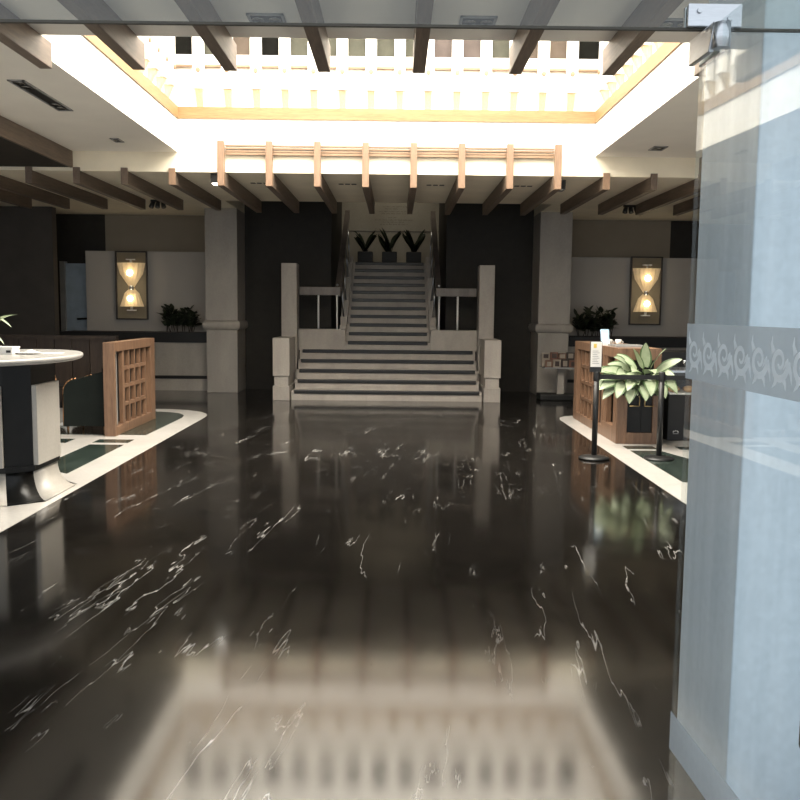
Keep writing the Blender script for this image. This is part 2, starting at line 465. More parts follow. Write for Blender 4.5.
slab('trim_7', [(-3.0, 10.3), (-3.0, 10.56), (-3.42, 10.56), (-3.42, 10.3)], -.005, .005, M['green'])
slab('trim_8', [(-2.99, 8.34), (-3.0, 10.15), (-3.40, 10.15), (-3.40, 9.2), (-3.34, 8.85), (-3.2, 8.5)], -.005, .005, M['green'])
slab('trim_9', [(-3.72, 10.26), (-3.72, 10.58), (-4.6, 10.58), (-4.6, 10.26)], -.005, .005, M['green'])
slab('trim_10', [(2.88, 10.2), (2.88, 10.43), (3.24, 10.43), (3.24, 10.2)], -.005, .005, M['green'])
slab('trim_11', [(2.88, 8.2), (2.88, 10.08), (3.23, 10.08), (3.4, 9.5), (3.4, 8.2)], -.005, .005, M['green'])
slab('trim_12', [(3.5, 10.2), (3.5, 10.4), (4.4, 10.4), (4.4, 10.2)], -.005, .005, M['green'])

# ------------------------------------------------------------------ ceiling beams
NX = [-2.41, -1.735, -1.07, -.39, .30, 1.0, 1.68, 2.35]
for i, x in enumerate(NX):
    tag(obj('ceiling_beam', box(B(), x - .045, x + .045, 2.62, 6.62, 3.315, CZ), M['beam'], bevel=.004),
        'dark wooden ceiling beam near the entrance, %s from the left' % words(i), 'beam', 'beams over the entrance')
BX = [-2.235 + i * .6513 for i in range(8)]
for i, x in enumerate(BX):
    t = thing('slatted_beam', 'wooden beam with tall pale front post before the stairs, %s from the left' % words(i), 'beam', (x, WY1, 3.32), 'beams with tall posts before the stairs')
    obj('beam_body', box(B(), x - .045, x + .045, WY1 - .08, FE - .02, 3.245, FZ), M['beam'], t, .004)
    obj('front_post', box(B(), x - .045, x + .045, WY1 - .17, WY1 - .08, 3.245, 3.84), M['postw'], t, .004)
t = thing('slat_screen', 'pale wooden slat strip running between the tall beam posts', 'screen', (0, WY1 - .11, 3.66))
for k in range(4):
    z = 3.672 + k * .037
    obj('slat', box(B(), BX[0] + .045, BX[7] - .045, WY1 - .07, WY1 - .02, z, z + (.022 if k else .03)), M['slat'], t)
side_x = [(-1, 'left'), (1, 'right')]
for s, nm in side_x:
    for i in range(7):
        x = (BX[0] if s < 0 else BX[7]) + s * (.04 + .651 * (i + 1))
        t = thing('ceiling_beam', 'dark wooden beam under the %s rear ceiling, %s out from the slat strip' % (nm, words(i)), 'beam', (x, WY1, 3.33), 'beams under the %s rear ceiling' % nm)
        obj('beam_body', box(B(), x - .045, x + .045, WY1 - .001, 15.45, 3.27, FZ), M['beam'], t, .004)
        obj('beam_end', box(B(), x - .045, x + .045, WY1 - .03, WY1 - .001, 3.27, FZ + .045), M['postw'] if i == 0 else M['beam'], t)

# ------------------------------------------------------------------ ceiling fittings
def vent(x, y, label):
    t = thing('ceiling_vent', label, 'vent', (x, y, FZ), 'vents between the slatted beams')
    for k in range(3):
        obj('slot', box(B(), x - .13 + k * .095, x - .06 + k * .095, y - .035, y + .035, FZ - .006, FZ), M['black'], t)
for k, i in enumerate((0, 2, 4, 6)):
    vent((BX[i] + BX[i + 1]) / 2 + .02, 13.3, 'three slot air vent in cream ceiling, %s from the left' % words(k))

def spot_box(x0, x1, y0, y1, z, label, lamps, group=None):
    t = thing('recessed_spotlight', label, 'ceiling light', ((x0 + x1) / 2, (y0 + y1) / 2, z), group)
    bm = B(); w = .018
    box(bm, x0, x1, y0, y0 + w, z - .012, z); box(bm, x0, x1, y1 - w, y1, z - .012, z)
    box(bm, x0, x0 + w, y0, y1, z - .012, z); box(bm, x1 - w, x1, y0, y1, z - .012, z)
    obj('trim_ring', bm, M['grey'], t)
    obj('housing', box(B(), x0 + w, x1 - w, y0 + w, y1 - w, z - .004, z), M['black'], t)
    for (lx, ly, r) in lamps:
        bm = B(); lathe(bm, [(r, z - .010), (r * .95, z - .016), (r * .55, z - .008), (.005, z - .006)], (lx, ly), 16)
        obj('lamp', bm, M['lampgrey'], t)
    return t
spot_box(-3.52, -3.36, 8.53, 9.8, SZ, 'long black recessed light trough in the left ceiling', [(-3.445, 8.62, .055), (-3.445, 8.78, .055), (-3.445, 9.5, .055), (-3.445, 9.66, .055)])
spot_box(-3.47, -3.36, 11.35, 11.6, SZ, 'small square recessed light in the left ceiling beside the skylight', [(-3.415, 11.47, .04)])
spot_box(3.42, 3.6, 11.47, 11.74, SZ, 'small square recessed light in the right ceiling beside the skylight', [(3.51, 11.6, .05)])
for (xa, lab) in ((-.72, 'twin recessed spotlight over the entrance, left of the middle beam'), (.67, 'twin recessed spotlight over the entrance, right of the middle beam'), (1.97, 'twin recessed spotlight over the entrance beside the door hinge')):
    spot_box(xa - .12, xa + .12, 5.92, 6.1, CZ, lab, [(xa - .055, 6.01, .042), (xa + .055, 6.01, .042)], 'twin spotlights over the entrance')

def beam_lamp(x, y, lit, label):
    t = thing('surface_spotlight', label, 'ceiling light', (x, y, FZ))
    obj('casing', box(B(), x - .065, x + .065, y - .11, y + .11, FZ - .13, FZ), M['black'], t)
    obj('lens', box(B(), x - .05, x + .05, y - .09, y + .09, FZ - .137, FZ - .13), M['spotlit'] if lit else M['lampgrey'], t)
beam_lamp(-2.36, 12.5, True, 'lit square spotlight beside the leftmost slatted beam')
beam_lamp(2.46, 12.75, False, 'unlit square spotlight beside the rightmost slatted beam')

def spot_cluster(x, y, label):
    t = thing('spotlight_cluster', label, 'ceiling light', (x, y, FZ), 'spotlight clusters before the side walls')
    obj('base', box(B(), x - .12, x + .12, y - .04, y + .04, FZ - .03, FZ), M['black'], t)
    for k in (-1, 0, 1):
        bm = B(); tube(bm, (x + k * .08, y, FZ - .03), (x + k * .11, y - .05, FZ - .13), .035, .042, 12)
        h = obj('lamp_head', bm, M['darkmetal'], t)
        bm = B(); tube(bm, (x + k * .11, y - .05, FZ - .13), (x + k * .1115, y - .0525, FZ - .135), .032, .032, 12)
        obj('lens', bm, M['lampgrey'], h)
spot_cluster(-3.98, 15.5, 'black three lamp spotlight cluster under the left rear ceiling')
spot_cluster(4.2, 15.5, 'black three lamp spotlight cluster under the right rear ceiling')

# ------------------------------------------------------------------ columns
def column(s, label):
    x0, x1 = sorted((s * 2.83, s * 3.43))
    xa = (x0 + x1) / 2
    t = thing('stone_column', label, 'column', (xa, 17.4, 0))
    Y0 = 16.65; Y1 = 18.6
    obj('lower_shaft', box(B(), x0 + .01, x1 - .01, Y0 + .01, Y1, 0, 1.19), M['column'], t, .006)
    bm = B()
    prof = [(0, 1.19)] + [(.055 * math.sin(a), 1.28 - .085 * math.cos(a)) for a in [k * PI / 8 for k in range(9)]] + [(0, 1.37)]
    # rounded ring all the way round as stacked slices
    for (d0, z0), (d1, z1) in zip(prof, prof[1:]):
        if z1 - z0 < 1e-4: continue
        pts0 = [(x0 - d0, Y0 - d0), (x1 + d0, Y0 - d0), (x1 + d0, Y1), (x0 - d0, Y1)]
        pts1 = [(x0 - d1, Y0 - d1), (x1 + d1, Y0 - d1), (x1 + d1, Y1), (x0 - d1, Y1)]
        a = [bm.verts.new((*p, z0)) for p in pts0]; b = [bm.verts.new((*p, z1)) for p in pts1]
        for k in range(4): bm.faces.new((a[k], a[(k + 1) % 4], b[(k + 1) % 4], b[k]))
        bm.faces.new(a[::-1]); bm.faces.new(b)
    obj('ring_moulding', bm, M['column'], t)
    obj('upper_shaft', box(B(), x0, x1, Y0, Y1, 1.37, FZ), M['column'], t, .006)
column(-1, 'grey stone column with ring moulding left of the stairs')
column(1, 'grey stone column with ring moulding right of the stairs, behind flyer stand')

# ------------------------------------------------------------------ stair hall
struct('wall_hall_left', box(B(), -2.83, -1.13, 17.5, 20.8, 0, 5.6), M['walldark'])
struct('wall_hall_right', box(B(), 1.13, 2.83, 17.5, 20.8, 0, 5.6), M['walldark'])
struct('wall_hall_outer_left', box(B(), -3.0, -2.83, 18.6, 21, 0, 5.6), M['walldark'])
struct('wall_hall_outer_right', box(B(), 2.83, 3.0, 18.6, 21, 0, 5.6), M['walldark'])
struct('wall_hall_back', box(B(), -2.83, 2.83, 20.8, 21, 0, 5.6), M['hallwall'])
struct('ceiling', box(B(), -3, 3, FE - .2, 21, 5.6, 5.7), M['walldark'])
struct('wall_hall_upper_left', box(B(), -3, -2.83, FE, 18.6, 3.71, 5.6), M['walldark'])
struct('wall_hall_upper_right', box(B(), 2.83, 3, FE, 18.6, 3.71, 5.6), M['walldark'])
struct('wall_hall_header', box(B(), -3, 3, FE - .2, FE, 3.71, 5.6), M['walldark'])
struct('trim_13', box(B(), -1.13, 1.13, 20.785, 20.8, 3.41, 3.42), M['rail'])

st = thing('staircase', 'wide grey stone staircase with black step edges rising to the landing', 'staircase', (0, 15.35, 0))
R = .166; y = 15.45
def step(x0, x1, y0, y1, z0, z1):
    s = obj('step', box(B(), x0, x1, y0, y1, z0, z1), M['stair'], st)
    obj('nosing', box(B(), x0 + .05, x1 - .05, y0 - .03, y0 + .06, z1 - .05, z1 + .014), M['nosing'], s, .01)
z = 0
for k in range(5):
    x = 1.70 - (.02 if k == 0 else .05)
    step(-x, x, 15.45 + .28 * k, 16.9 if k < 4 else 17.4, z, z + R); z += R
zl = z
UR = (2.62 - zl) / 11; UT = .29
for k in range(11):
    y0 = 16.6 + .02 + UT * k
    step(-.80, .80, y0, y0 + UT + .25 if k < 10 else 20.74, z, z + UR); z += UR
# stringers with stepped inner edge
for s in (-1, 1):
    x0, x1 = sorted((s * .80, s * .93))
    pts = [(16.62, zl)]
    for k in range(11):
        y0 = 16.62 + UT * k; zz = zl + UR * (k + 1) + .14
        pts += [(y0, zz), (y0 + UT, zz)]
    pts += [(19.85, zl)]
    obj('stringer', prism(B(), pts, 0, x0, x1), M['stair'], st)
    q0, q1 = sorted((s * .81, s * 1.70))
    b = obj('landing_block', box(B(), q0, q1, 16.60, 17.0, zl, 1.225), M['stair'], st, .005)
    # balustrade
    r0, r1 = sorted((s * .90, s * 1.66))
    obj('cross_rail', box(B(), r0, r1, 16.62, 16.70, 1.86, 2.01), M['rail'], st, .004)
    obj('baluster', tube(B(), (s * 1.31, 16.66, 1.225), (s * 1.31, 16.66, 1.86), .018), M['paper'], st)
    obj('baluster', tube(B(), (s * .96, 16.66, 1.225), (s * .96, 16.66, 1.86), .018), M['paper'], st)
    h0, h1 = sorted((s * .90, s * 1.0))
    sl = (3.60 - 1.86) / (19.85 - 16.72)
    obj('handrail', prism(B(), [(16.70, 1.84), (19.9, 1.84 + 3.2 * sl), (19.9, 2.01 + 3.2 * sl), (16.70, 2.01)], 0, h0, h1), M['rail'], st)
    for k in range(4):
        yy = 17.3 + k * .72
        zz = 2.0 + (yy - 16.7) * sl - .2
        zb = zl + UR * (int((yy - 16.62) / UT) + 1) + .14
        obj('baluster', tube(B(), (s * .875, yy, zb), (s * .92, yy, zz + .06), .016), M['chrome'], st)
    obj('rail_knob', ball(B(), (s * .95, 16.60, 2.05), .025), M['chrome'], st)
for s, nm in ((-1, 'left'), (1, 'right')):
    t = thing('stair_pier', 'low grey stone pier with recessed groove at the %s foot of the stairs' % nm, 'pier', (s * 1.84, 15.8, 0))
    x0, x1 = sorted((s * 1.70, s * 1.99))
    obj('foot', box(B(), x0, x1, 15.33, 16.28, 0, .25), M['stair'], t, .004)
    obj('groove', box(B(), x0 + .025, x1 - .025, 15.36, 16.28, .25, .43), M['stair'], t)
    obj('cap_block', box(B(), x0, x1, 15.33, 16.28, .43, 1.09), M['stair'], t, .004)
    x0, x1 = sorted((s * 1.68, s * 1.96))
    tag(obj('stair_pillar', box(B(), x0, x1, 16.3, 16.72, 0, 2.43), M['stair'], bevel=.005), 'tall square stone pillar standing behind the %s stair pier' % nm, 'pillar')

# carved writing on the hall wall: too small to read, kept as rows of lettering
t = thing('wall_inscription', 'rows of small dark lettering on the wall above the stairs', 'lettering', (0.05, 20.79, 3.8))
rows = [(3.985, -.22, .40), (3.935, -.16, .22), (3.875, -.30, .36), (3.825, -.25, .30), (3.735, -.09, .11), (3.68, -.40, .49), (3.63, -.21, .27), (3.58, -.28, .34)]
rr = random.Random(3)
for (zz, xa, xb) in rows:
    bm = B(); x = xa + .04
    while x < xb + .04:
        wl = rr.uniform(.04, .11)
        e = min(x + wl, xb + .05)
        while x < e:
            h = rr.choice((.016, .016, .026)); w = rr.uniform(.006, .011)
            k = rr.random()
            if k < .4: box(bm, x, x + .004, 20.794, 20.8, zz - .012, zz - .012 + h)
            if k > .25: box(bm, x, x + w, 20.794, 20.8, zz - .012, zz - .008)
            if k > .55: box(bm, x, x + w, 20.794, 20.8, zz, zz + .004)
            x += w + .006
        x += .02
    obj('text_line', bm, M['inkd'], t)

def hall_plant(x, label, seed):
    r = random.Random(seed)
    t = thing('potted_plant', label, 'plant', (x, 20.25, 2.62), 'plants at the top of the stairs')
    bm = B(); box(bm, x - .17, x + .17, 20.08, 20.42, 2.62 + .016, 2.90)
    p = obj('pot', bm, M['trough'], t, .01)
    obj('soil', box(B(), x - .15, x + .15, 20.1, 20.4, 2.90, 2.905), M['soil'], p)
    bm = B()
    for k in range(14):
        a = r.choice((0, PI)) + r.uniform(-.5, .5)
        leaf(bm, (x + r.uniform(-.05, .05), 20.25 + r.uniform(-.04, .04), 2.9), a, r.uniform(.95, 1.4), r.uniform(.4, .6), r.uniform(.075, .11), r.uniform(.1, .5), .3, 6, (0, 0), 1.2)
    for vv in bm.verts: vv.co.x = min(max(vv.co.x, x - .262), x + .262)
    obj('foliage', bm, M['leafd'], t)
hall_plant(-.56, 'dark leafy plant in black pot atop stairs, leftmost of three', 11)
hall_plant(-.01, 'dark leafy plant in black pot atop stairs, middle of three', 22)
hall_plant(.54, 'dark leafy plant in black pot atop stairs, rightmost of three', 33)
# downlight added out of view to brighten the inscription wall
tag(obj('added_hall_downlight', tube(B(), (0, 19.2, 5.5), (0, 19.2, 5.6), .09, .09, 16), M['black']), 'round black downlight added out of view on the stair hall ceiling', 'ceiling light')

# ------------------------------------------------------------------ side walls: panels, planters, sconces
struct('trim_14', box(B(), -6.02, -3.46, 17.68, 17.98, 1.0, 2.70), M['panel'])
struct('trim_15', box(B(), 3.46, 6.6, 17.68, 17.98, 1.0, 2.68), M['panel'])
dr = struct('door_1', box(B(), -6.56, -6.02, 17.9, 17.96, 0, 2.46), M['bluedoor'])
obj('door_jamb', box(B(), -6.60, -6.50, 17.84, 17.99, 0, 2.5), M['tray'], dr)
bm = B(); tube(bm, (-6.27, 17.86, 1.35), (-6.06, 17.86, 1.36), .02); tube(bm, (-6.27, 17.86, 1.35), (-6.27, 17.91, 1.35), .02)
obj('door_handle', bm, M['black'], dr)

def planter(s, x0, x1, label, plabel, n, seed, px0, px1):
    t = thing('planter_box', label, 'planter', ((x0 + x1) / 2, 17.3, 0))
    obj('stone_base', box(B(), x0, x1, 17.02, 17.6, 0, .93), M['column'], t)
    obj('black_line', box(B(), x0, x1, 17.0, 17.02, .23, .29), M['line'], t)  # black line running across the stone base
    obj('trough', box(B(), x0, x1, 16.98, 17.62, .93, 1.12), M['trough'], t)
    obj('soil', box(B(), x0 + .05, x1 - .05, 17.05, 17.55, 1.12, 1.125), M['soil'], t)
    r = random.Random(seed)
    tp = thing('shrub', plabel, 'plant', ((px0 + px1) / 2, 17.3, 1.12))
    bm = B(); bs = B()
    for k in range(n):
        x = r.uniform(px0 + .08, px1 - .08); yy = 17.3 + r.uniform(-.15, .15)
        hh = r.uniform(.22, .46) if s < 0 else r.uniform(.22, .5)
        tube(bs, (x, yy, 1.132), (x + r.uniform(-.08, .08), yy, 1.12 + hh * .8), .008, .004, 5)
        for q in range(16):
            zz = 1.19 + hh * r.uniform(.1, .9)
            leaf(bm, (x + r.uniform(-.05, .05), yy + r.uniform(-.05, .05), zz), r.uniform(0, 2 * PI), r.uniform(.1, 1.1), r.uniform(.11, .2), r.uniform(.03, .05), r.uniform(-.1, .5), .3, 4, (0, 0), r.uniform(0, 1.2))
    for vv in bm.verts: vv.co.z = max(vv.co.z, 1.145); vv.co.y = min(max(vv.co.y, 17.0), 17.6)
    obj('foliage', bm, M['leafd'], tp); obj('stem', bs, M['soil'], tp)
planter(-1, -6.3, -3.47, 'low grey stone planter wall with black trough left of the stairs', 'dark shrub in the black trough beside the left column', 15, 5, -4.42, -3.56)
planter(1, 3.47, 7.5, 'low grey stone planter wall with black trough behind the right counter', 'dark shrub in the black trough behind the flyer stand', 16, 9, 3.56, 4.5)

def sconce(xc, label):
    yb = 17.66
    t = thing('wall_lamp', label, 'wall lamp', (xc, yb, 1.36))
    z0, z1 = 1.35, 2.70; hw = .315; w = .025
    bm = B()
    box(bm, xc - hw, xc - hw + w, yb - .05, yb, z0, z1); box(bm, xc + hw - w, xc + hw, yb - .05, yb, z0, z1)
    box(bm, xc - hw + w, xc + hw - w, yb - .05, yb, z0, z0 + w); box(bm, xc - hw + w, xc + hw - w, yb - .05, yb, z1 - w, z1)
    obj('frame', bm, M['frame'], t)
    obj('back_panel', box(B(), xc - hw + w, xc + hw - w, yb - .012, yb, z0 + w, z1 - w), M['sback'], t)
    # pleated half-round fabric shades
    def shade(za, ra, zb, rb, nm, mf, mr):
        bm = B(); n = 16; A = []; Bb = []; Mi = []
        for i in range(n + 1):
            a = PI * i / n
            k = 1.0 if i % 2 else .93
            for lst, r, z in ((A, ra, za), (Bb, rb, zb)):
                lst.append(bm.verts.new((xc - r * k * math.cos(a), yb - .015 - r * .42 * k * math.sin(a), z)))
            zm = za + (zb - za) * mf; rm = ra * mr
            Mi.append(bm.verts.new((xc - rm * k * math.cos(a), yb - .015 - rm * .42 * k * math.sin(a), zm)))
        for i in range(n):
            bm.faces.new((A[i], A[i + 1], Mi[i + 1], Mi[i])); bm.faces.new((Mi[i], Mi[i + 1], Bb[i + 1], Bb[i]))
        return obj(nm, bm, M['shade'], t, solid=.003)
    shade(2.47, .285, 1.99, .05, 'upper_shade', .45, .82)
    shade(1.61, .245, 1.97, .05, 'lower_shade', .72, .62)
    for zz, r in ((2.27, .062), (1.77, .058)):
        obj('bulb', ball(B(), (xc, yb - .15, zz), r), M['bulb'], t)
    obj('metal_clamp', tube(B(), (xc, yb - .05, 1.94), (xc, yb - .05, 2.02), .042, .042), M['chrome'], t)
    bm = B(); tube(bm, (xc, yb - .06, 2.43), (xc, yb - .06, 2.52), .022); box(bm, xc - .09, xc + .09, yb - .09, yb - .03, 2.52, 2.545)
    obj('lamp_holder', bm, M['ceramic'], t)  # both metal holders coloured white in place of their glint
    bm = B(); tube(bm, (xc, yb - .06, 1.55), (xc, yb - .06, 1.64), .026); box(bm, xc - .09, xc + .09, yb - .09, yb - .03, 1.525, 1.55)
    obj('lamp_holder', bm, M['ceramic'], t)
    for zz, e in ((2.27, .9), (1.77, .75)):
        ld = bpy.data.lights.new('sconce_glow', 'POINT'); ld.energy = e; ld.color = (1, .78, .5); ld.shadow_soft_size = .07
        lo = bpy.data.objects.new('sconce_glow', ld); C.objects.link(lo); lo.location = (xc, yb - .26, zz)
sconce(-5.10, 'hourglass shaped lit lamp in a dark frame on the left wall')
sconce(5.12, 'hourglass shaped lit lamp in a dark frame on the right wall')

# dark plank partition behind the table
t = thing('plank_partition', 'low dark wooden plank partition behind the white round table', 'partition', (-6.5, 14, 0))
bm = B(); x = -8.9
while x < -4.32:
    w = .28; box(bm, x, min(x + w - .012, -4.3), 14.0, 14.06, .08, 1.08); x += w
obj('planks', bm, M['darkwood'], t)
obj('cap', box(B(), -8.95, -4.28, 13.97, 14.12, 1.08, 1.14), M['darkwood'], t)
obj('backing', box(B(), -8.9, -4.3, 14.06, 14.1, 0, 1.08), M['walldark'], t)

# ------------------------------------------------------------------ lattice screen on the left
def lattice_panel(parent, x0, x1, y0, y1, z0, z1, side, near=.11):
    """frame with open side slots and a 4 by 4 lattice near the face turned to the aisle (side = +1 or -1 along x)"""
    bm = B(); f = .115; far = .2
    box(bm, x0, x1, y0, y0 + near, z0, z1); box(bm, x0, x1, y1 - far, y1, z0, z1)
    box(bm, x0, x1, y0 + near, y1 - far, z1 - f, z1); box(bm, x0, x1, y0 + near, y1 - far, z0, z0 + f)
    obj('frame', bm, M['walnut'], parent, .004)
    a, b = y0 + near, y1 - far
    span = b - a; l0 = a + span * .22; l1 = b - span * .15
    xa, xb = (x1 - .06, x1 - .012) if side > 0 else (x0 + .012, x0 + .06)
    bm = B(); n = 4; w = .04
    for k in range(n + 1):
        yy = l0 + (l1 - l0) * k / n
        ww = w * (2.2 if k == 0 else 1)
        box(bm, xa, xb, yy - ww / 2, yy + ww / 2, z0 + f, z1 - f)
    hz = [z0 + f + (z1 - f - z0 - f) * q for q in (.26, .51, .755)]
    e = .004 * side
    for zz in hz: box(bm, min(xa, xb), max(xa, xb) - .003, l0, l1, zz - .022, zz + .022)
    obj('lattice', bm, M['walnut'], parent)
    xc = x0 + .012 if side > 0 else x1 - .012
    obj('back_panel', box(B(), xc - .006, xc + .006, a, b, z0 + f, z1 - f), M['black'], parent)
t = thing('lattice_screen', 'walnut framed lattice screen on the white floor border', 'screen', (-3.36, 11.8, 0))
lattice_panel(t, -3.44, -3.30, 10.8, 12.62, .005, 1.165, 1, .055)
obj('inner_post', box(B(), -3.37, -3.35, 11.03, 11.055, .125, 1.045), M['tray'], t)

# ------------------------------------------------------------------ green armchairs and small table
def armchair(x, y, rz, label):
    t = thing('armchair', label, 'armchair', (0, 0, 0))
    W = .62; D = .56
    prof = [(0, .10), (0, .50)] + [(.16 - .16 * math.cos(a), .52 + .17 * math.sin(a)) for a in [k * PI / 12 for k in range(1, 7)]] + [(.52, .80), (.55, .80), (.55, .10)]
    for yy in (0, W - .05):
        obj('side_panel', prism(B(), prof, 1, yy, yy + .05), M['greenfab'], t, .006)
    pr = [(-.006, .10), (-.006, .50)] + [(.16 - .168 * math.cos(a), .52 + .18 * math.sin(a)) for a in [k * PI / 12 for k in range(1, 7)]]
    for yy in (.025, W - .025): obj('bronze_trim', path(B(), [(p[0], yy, p[1]) for p in pr], .012, 8), M['bronze'], t)
    obj('seat', box(B(), .02, .5, .05, W - .05, .22, .44), M['greenfab'], t, .03)
    obj('backrest', box(B(), .47, .55, .05, W - .05, .10, .84), M['greenfab'], t, .02)
    for lx in (.04, .5):
        for ly in (.04, W - .04):
            obj('leg', tube(B(), (lx, ly, 0.006), (lx, ly, .12), .012, .018), M['bronze'], t)
    t.location = (x, y, 0); t.rotation_euler = (0, 0, rz)
    return t
armchair(-4.015, 11.0, 0, 'dark green armchair with bronze edge beside the lattice screen')
armchair(-4.77, 12.75, PI, 'dark green armchair with bronze edge partly hidden behind the white table')
t = thing('side_table', 'small side table with white round foot behind the table pedestal', 'side table', (-4.27, 11.55, 0))
obj('foot', lathe(B(), [(.14, .006), (.14, .02), (.06, .05), (.025, .12)], (-4.27, 11.85)), M['ceramic'], t)
obj('stem', tube(B(), (-4.27, 11.85, .1), (-4.27, 11.85, .52), .022), M['darkmetal'], t)
obj('top', lathe(B(), [(.2, .52), (.21, .53), (.2, .545)], (-4.27, 11.85)), M['tableblack'], t)

# ------------------------------------------------------------------ white topped table
tx, ty = -3.23, 7.53
t = thing('pedestal_table', 'oval white marble topped table on black and ivory octagonal pedestal', 'table', (tx, ty, 0))
oc = [(.38, -.30), (.38, .22), (.21, .40), (-.21, .40), (-.38, .22), (-.38, -.30), (-.21, -.44), (.21, -.44)]
obj('pedestal', prism(B(), [(tx + a, ty + b) for a, b in oc], 2, .28, 1.14), M['tableblack'], t)
k = 1.05
obj('band', prism(B(), [(tx + a * k, ty + b * k) for a, b in oc], 2, .24, .285), M['tableblack'], t)
obj('pilaster', box(B(), tx + .38, tx + .42, ty - .29, ty + .2, .285, .95), M['tablewhite'], t)
obj('pilaster', box(B(), tx - .42, tx - .38, ty - .29, ty + .2, .285, .95), M['tablewhite'], t)
obj('pilaster', box(B(), tx - .20, tx + .20, ty - .47, ty - .44, .285, .95), M['tablewhite'], t)
obj('pilaster', box(B(), tx - .20, tx + .20, ty + .40, ty + .42, .285, .95), M['tablewhite'], t)
for i in range(8):
    a, b = Vector(oc[i]), Vector(oc[(i + 1) % 8])
    bm = B(); rows = []; nrm = ((a + b) / 2).normalized()
    for q in range(9):
        th = q / 8 * PI / 2
        off = .20 * (1 - math.cos(th)) ; zz = .24 - .234 * math.sin(th)
        # concave sweep that leaves the floor flat
        off = .15 * (1 - math.cos(th)); zz = .006 + .234 * (1 - math.sin(th))
        s = 1 + off / .40
        rows.append([bm.verts.new((tx + p.x * s, ty + p.y * s, zz)) for p in (a, b)])
    c0 = bm.verts.new((tx + a.x * .8, ty + a.y * .8, .006)); c1 = bm.verts.new((tx + b.x * .8, ty + b.y * .8, .006))
    d0 = bm.verts.new((tx + a.x * .8, ty + a.y * .8, .24)); d1 = bm.verts.new((tx + b.x * .8, ty + b.y * .8, .24))
    fs = []
    for r0, r1 in zip(rows, rows[1:]):
        f = bm.faces.new((r0[0], r0[1], r1[1], r1[0])); f.smooth = True; fs.append(f)
    fs.append(bm.faces.new((rows[-1][0], rows[-1][1], c1, c0)))
    fs.append(bm.faces.new((rows[0][1], rows[0][0], d0, d1)))
    fs.append(bm.faces.new([r[0] for r in rows] + [c0, d0])); fs.append(bm.faces.new([r[1] for r in rows] + [c1, d1]))
    fs.append(bm.faces.new((c0, c1, d1, d0)))
    bmesh.ops.recalc_face_normals(bm, faces=bm.faces)
    obj('flared_foot', bm, M['tablewhite'] if i % 2 == 0 else M['tableblack'], t)
obj('tabletop', lathe(B(), [(.96, 1.14), (.985, 1.148), (1, 1.165), (.995, 1.182), (.98, 1.19)], (tx - .0, ty - .08), 64, .65, 1.02), M['tabletop'], t)

# things lying on it
ZT = 1.19
t = thing('dish', 'shallow white dish with a folded napkin on the marble table', 'dish', (-2.98, 7.55, ZT))
obj('plate', lathe(B(), [(.05, ZT), (.055, ZT + .004), (.105, ZT + .013), (.10, ZT + .016), (.05, ZT + .009)], (-2.99, 7.55), 28), M['ceramic'], t)
obj('napkin', prism(B(), [(-3.05, ZT + .012), (-2.92, ZT + .012), (-2.98, ZT + .036)], 1, 7.5, 7.6), M['paper'], t)
t = thing('box', 'white rectangular box at the left end of the marble table', 'box', (-3.2, 7.55, ZT))
obj('body', box(B(), -3.34, -3.09, 7.45, 7.6, ZT, ZT + .05), M['paper'], t, .003)
obj('lid', box(B(), -3.345, -3.085, 7.445, 7.605, ZT + .05, ZT + .064), M['ceramic'], t, .002)
obj('print', box(B(), -3.14, -3.10, 7.4485, 7.45, ZT + .015, ZT + .035), M['black'], t)
tag(obj('paper_sheet', box(B(), -2.92, -2.78, 7.62, 7.8, ZT, ZT + .003), M['paper']), 'small white paper sheet beside the dish on the table', 'paper')
t = thing('vase_plant', 'green leafed plant in a vase at the left edge of the table', 'plant', (-3.42, 7.75, ZT))
obj('vase', lathe(B(), [(.04, ZT), (.055, ZT + .05), (.05, ZT + .13), (.03, ZT + .17), (.035, ZT + .19)], (-3.42, 7.75), 20), M['ceramic'], t)
bm = B()
leaf(bm, (-3.47, 7.75, ZT + .33), -.15, -.05, .30, .035, .75, .2)
leaf(bm, (-3.50, 7.75, ZT + .2), -.2, -.1, .28, .03, .9, .2)
for k in range(6):
    leaf(bm, (-3.42, 7.75, ZT + .18), .9 + k * 1.0, .9, .32, .035, .9, .2)
tube(bm, (-3.42, 7.75, ZT + .15), (-3.40, 7.75, ZT + .31), .005, .004, 6)
obj('foliage', bm, [M['leafg'], M['leafp']], t)

# ------------------------------------------------------------------ right counter
t = thing('lattice_counter', 'walnut counter with lattice side and dark glass doors', 'counter', (3.1, 11.9, 0))
cx0, cx1, cy0, cy1, H = 2.84, 3.36, 10.6, 13.2, 1.165
lattice_panel(t, cx0, cx0 + .09, cy0 + .72, cy1, .005, H, -1)
bm = B()   # side door panel near the front corner
box(bm, cx0, cx0 + .09, cy0, cy0 + .18, .005, H); box(bm, cx0, cx0 + .09, cy0 + .18, cy0 + .72, H - .12, H)
box(bm, cx0, cx0 + .09, cy0 + .18, cy0 + .72, .005, .20); box(bm, cx0, cx0 + .09, cy0 + .18, cy0 + .72, .62, .72)
box(bm, cx0 + .01, cx0 + .08, cy0 + .58, cy0 + .72, .2, H - .12)
obj('side_frame', bm, M['walnut'], t, .003)
bm = B()
box(bm, cx0 + .09, cx0 + .13, cy0, cy0 + .06, .005, H); box(bm, cx1 - .08, cx1, cy0, cy0 + .06, .005, H)
box(bm, cx0 + .13, cx1 - .08, cy0, cy0 + .06, H - .14, H); box(bm, cx0 + .13, cx1 - .08, cy0, cy0 + .06, .005, .14)
obj('front_frame', bm, M['walnut'], t, .003)
obj('carcass', box(B(), cx0 + .10, cx1, cy0 + .07, cy1 - .02, .005, H - .02), M['black'], t)
